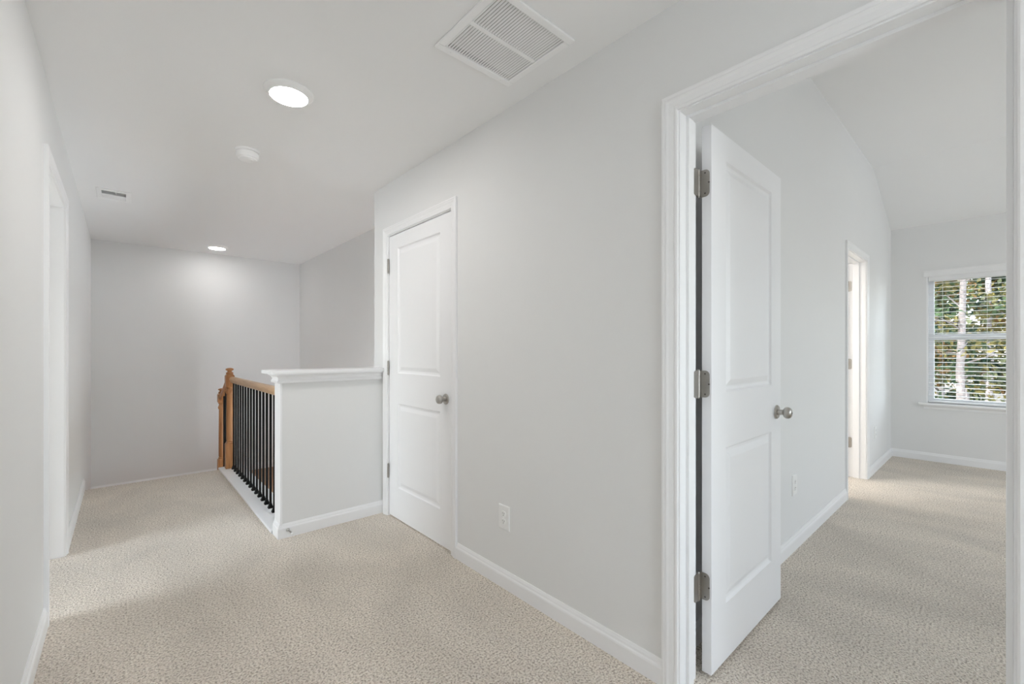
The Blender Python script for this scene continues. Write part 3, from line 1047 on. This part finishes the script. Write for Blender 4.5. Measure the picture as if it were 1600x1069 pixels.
# valance stands just in front of the wall, wider than the opening
vb = bmesh.new()
VP = [(-0.036, -0.010), (-0.052, -0.010), (-0.054, -0.002), (-0.056, 0.040), (-0.061, 0.050), (-0.061, 0.058), (-0.036, 0.058)]
loft(vb, [[(x, -bw - 0.036, z) for x, z in VP], [(x, bw + 0.036, z) for x, z in VP]])
obj('valance', vb, 'slat', bl)
boxes('headrail', 'slat', [((-0.026, -bw, -0.056), (0.026, bw, -0.012))], bl)
bm = bmesh.new()
ang = math.radians(3.5)
sec = []
for k in range(7):
    u = -0.025 + 0.05 * k / 6
    sec.append((u, 0.0022 * (1 - (u / 0.025) ** 2)))
prof = [(u, zz + 0.0013) for u, zz in sec] + [(u, zz - 0.0013) for u, zz in reversed(sec)]
prof = [(u * math.cos(ang) - zz * math.sin(ang), u * math.sin(ang) + zz * math.cos(ang)) for u, zz in prof]
loft(bm, [[(u, -bw, zz) for u, zz in prof], [(u, bw, zz) for u, zz in prof]])
sl = obj('slat', bm, 'slat', bl, auto=40)
zs = []
z = -0.085
while z > (WZ0 - WZ1) + 0.055:
    zs.append(z)
    z -= 0.0455
for k, z in enumerate(zs):
    o = sl if k == 0 else sl.copy()
    if k:
        COL.objects.link(o)
        o.parent = bl
    o.location = (0, 0, z)
boxes('bottom_rail', 'slat', [((-0.025, -bw, WZ0 - WZ1 + 0.004), (0.025, bw, WZ0 - WZ1 + 0.024))], bl, bevel=0.003)
for y in (bw - 0.11, 0.0, -bw + 0.11):
    for x in (-0.0262, 0.0262):
        boxes('ladder_cord', 'cord', [((x - 0.0006, y - 0.0006, WZ0 - WZ1 + 0.024), (x + 0.0006, y + 0.0006, -0.056))], bl)

# ------------------------------------------------------------------ outdoors: woodland
gd = bmesh.new()
N1, N2 = 26, 26
rng = random.Random(5)
vs = []
for i in range(N1):
    for j in range(N2):
        x = 7.4 + 50 * i / (N1 - 1)
        y = -28 + 56 * j / (N2 - 1)
        z = -3.2 + 0.16 * max(0, x - 12) + rng.uniform(-0.12, 0.12)
        vs.append(gd.verts.new((x, y, z)))
for i in range(N1 - 1):
    for j in range(N2 - 1):
        gd.faces.new((vs[i * N2 + j], vs[(i + 1) * N2 + j], vs[(i + 1) * N2 + j + 1], vs[i * N2 + j + 1]))
tag(obj('ground', gd, 'ground', smooth=True), 'brown leaf-littered ground rising behind the house', 'ground', kind='structure')


def ground_z(x):
    return -3.2 + 0.16 * max(0, x - 12)


def tube(bm, pts, radii, n=8):
    secs = []
    for i, p in enumerate(pts):
        p = Vector(p)
        d = (Vector(pts[min(i + 1, len(pts) - 1)]) - Vector(pts[max(i - 1, 0)])).normalized()
        a = d.orthogonal().normalized()
        b = d.cross(a)
        secs.append([tuple(p + (a * math.cos(2 * math.pi * k / n) + b * math.sin(2 * math.pi * k / n)) * radii[i]) for k in range(n)])
    loft(bm, secs)


def tree(x, y, h, stems, nleaf, kind, label, barkm, seed, spread=1.5, crown0=0.25, leaf=0.085):
    """stems = [(dx, dy, radius, lean_y, height fraction)]"""
    R = np.random.RandomState(seed)
    z0 = ground_z(x) - 0.15
    t = tag(empty('tree', (x, y, z0)), label, 'tree', 'woodland trees outside the bedroom window')
    n = 9
    tips = []
    for (dx, dy, r, lean, fh) in stems:
        hh = h * fh
        pts = [(dx + R.uniform(-.04, .04), dy + lean * (k / (n - 1)) + R.uniform(-.04, .04), hh * k / (n - 1)) for k in range(n)]
        bm = bmesh.new()
        tube(bm, pts, [r * (1 - 0.7 * k / (n - 1)) for k in range(n)], 10)
        obj('trunk', bm, barkm, t, smooth=True)
        nb = max(4, int(13 / len(stems)))
        for k in range(nb):
            f = crown0 + (0.97 - crown0) * (k + R.rand()) / nb
            i = min(n - 2, int(f * (n - 1)))
            p = Vector(pts[i]).lerp(Vector(pts[i + 1]), f * (n - 1) - i)
            a = R.uniform(0, 2 * math.pi)
            L = spread * (1.05 - 0.45 * f) * R.uniform(0.7, 1.1)
            e = p + Vector((math.cos(a) * L, math.sin(a) * L, L * R.uniform(0.05, 0.5)))
            m = p.lerp(e, 0.5) + Vector((0, 0, 0.1 * L))
            bm = bmesh.new()
            rb = r * 0.26 * (1.1 - 0.7 * f)
            tube(bm, [tuple(p), tuple(m), tuple(e)], [rb, rb * 0.7, rb * 0.3], 6)
            obj('branch', bm, barkm, t, smooth=True)
            tips += [p.lerp(e, 0.45), p.lerp(e, 0.75), e, e]
    # leaves: small folded blades clustered along the branches
    tp = np.array([tuple(q) for q in tips])
    ncl = 110
    cc = tp[R.randint(0, len(tp), ncl)] + R.normal(0, 0.22, (ncl, 3)) * spread * 0.7
    cm = R.choice(len(LEAF), ncl, p=np.array(WT[kind]) / sum(WT[kind]))
    pick = R.randint(0, ncl, nleaf)
    c = cc[pick] + R.normal(0, 0.15, (nleaf, 3)) * np.array([1.2, 1.2, 0.7])
    rad = np.hypot(c[:, 0], c[:, 1])
    lim = spread * 0.98
    k = np.where(rad > lim, lim / np.maximum(rad, 1e-6) * R.uniform(0.6, 1, nleaf), 1.0)
    c[:, 0] *= k
    c[:, 1] *= k
    u = R.normal(0, 1, (nleaf, 3))
    u /= np.linalg.norm(u, axis=1)[:, None]
    v = R.normal(0, 1, (nleaf, 3))
    v -= u * (u * v).sum(1)[:, None]
    v /= np.linalg.norm(v, axis=1)[:, None]
    w = np.cross(u, v)
    s = leaf * R.uniform(0.6, 1.3, (nleaf, 1))
    q0, q1, q2, q3 = c - u * s, c + v * s * 0.5 + w * s * 0.15, c + u * s, c - v * s * 0.5 + w * s * 0.15
    co = np.stack([q0, q1, q2, q3], 1).reshape(-1, 3)
    me = bpy.data.meshes.new('foliage')
    fa = np.arange(nleaf * 4).reshape(-1, 4)
    me.from_pydata(co.tolist(), [], fa.tolist())
    for l in LEAF:
        me.materials.append(l)
    mi = cm[pick]
    swap = R.rand(nleaf) < 0.15
    mi[swap] = R.randint(0, len(LEAF), swap.sum())
    me.polygons.foreach_set('material_index', mi.astype(np.int32))
    fo = bpy.data.objects.new('foliage', me)
    COL.objects.link(fo)
    fo.parent = t
    fo['kind'] = 'stuff'


WT = {'GRN': (5, 4, 1, 3, .3), 'MIX': (3, 2.5, 2.5, 3, 1), 'YEL': (1.5, 1, 5, 3, 1.5), 'DRK': (3, 7, .4, 1, .1)}
one = lambda r, lean=0.1: [(0, 0, r, lean, 1.0)]
spots = [  # x, y, height, stems, leaves, kind, bark, spread, crown start, leaf size, label
    (13.0, 0.62, 8.0, one(0.10, -0.15), 4200, 'MIX', 'bark', 1.5, 0.46, 0.070, 'slender grey-trunked tree standing nearest the bedroom window'),
    (13.2, 3.75, 7.5, one(0.10), 4500, 'GRN', 'bark', 1.5, 0.3, 0.075, 'green leafy tree beside the slender grey-trunked tree outside'),
    (13.0, -2.55, 7.5, one(0.10), 4500, 'YEL', 'bark', 1.5, 0.3, 0.075, 'yellowing tree at the edge of the wood outside'),
    (16.6, 0.20, 8.5, [(0, -.05, 0.10, .05, 1.0), (.2, .32, 0.075, .25, .8), (-.2, -.25, 0.085, -.35, .9)], 5200, 'YEL', 'barkpale', 1.75, 0.36, 0.075,
     'pale multi-stemmed tree with yellow leaves behind the slender tree'),
    (16.9, 3.85, 8.5, one(0.12), 5500, 'MIX', 'bark', 1.75, 0.2, 0.085, 'tree with green and yellow leaves beside the pale multi-stemmed tree'),
    (16.5, -3.45, 8.5, one(0.12), 5500, 'GRN', 'bark', 1.75, 0.2, 0.085, 'full green tree deeper in the wood outside'),
    (20.6, 1.30, 9.5, one(0.13), 9000, 'GRN', 'barkpale', 2.0, 0.12, 0.11, 'bushy green tree in front of the dark evergreens outside'),
    (20.6, -2.80, 9.5, one(0.13), 9000, 'MIX', 'bark', 2.0, 0.12, 0.11, 'bushy tree with some yellow leaves in front of the evergreens'),
    (25.4, 0.30, 13.0, one(0.18), 30000, 'DRK', 'bark', 2.4, 0.04, 0.18, 'dark evergreen at the back of the wood behind the bushy trees'),
    (25.4, 5.20, 13.0, one(0.18), 12000, 'DRK', 'bark', 2.4, 0.04, 0.15, 'dark evergreen behind the tree with green and yellow leaves'),
    (25.4, -4.60, 13.0, one(0.18), 12000, 'DRK', 'bark', 2.4, 0.04, 0.15, 'dark evergreen behind the full green tree deeper in the wood'),
]
for i, (x, y, h, st, nl, kd, bk, sp, c0, lfs, lab) in enumerate(spots):
    tree(x, y, h, st, nl, kd, lab, bk, 31 + i, sp, c0, lfs)
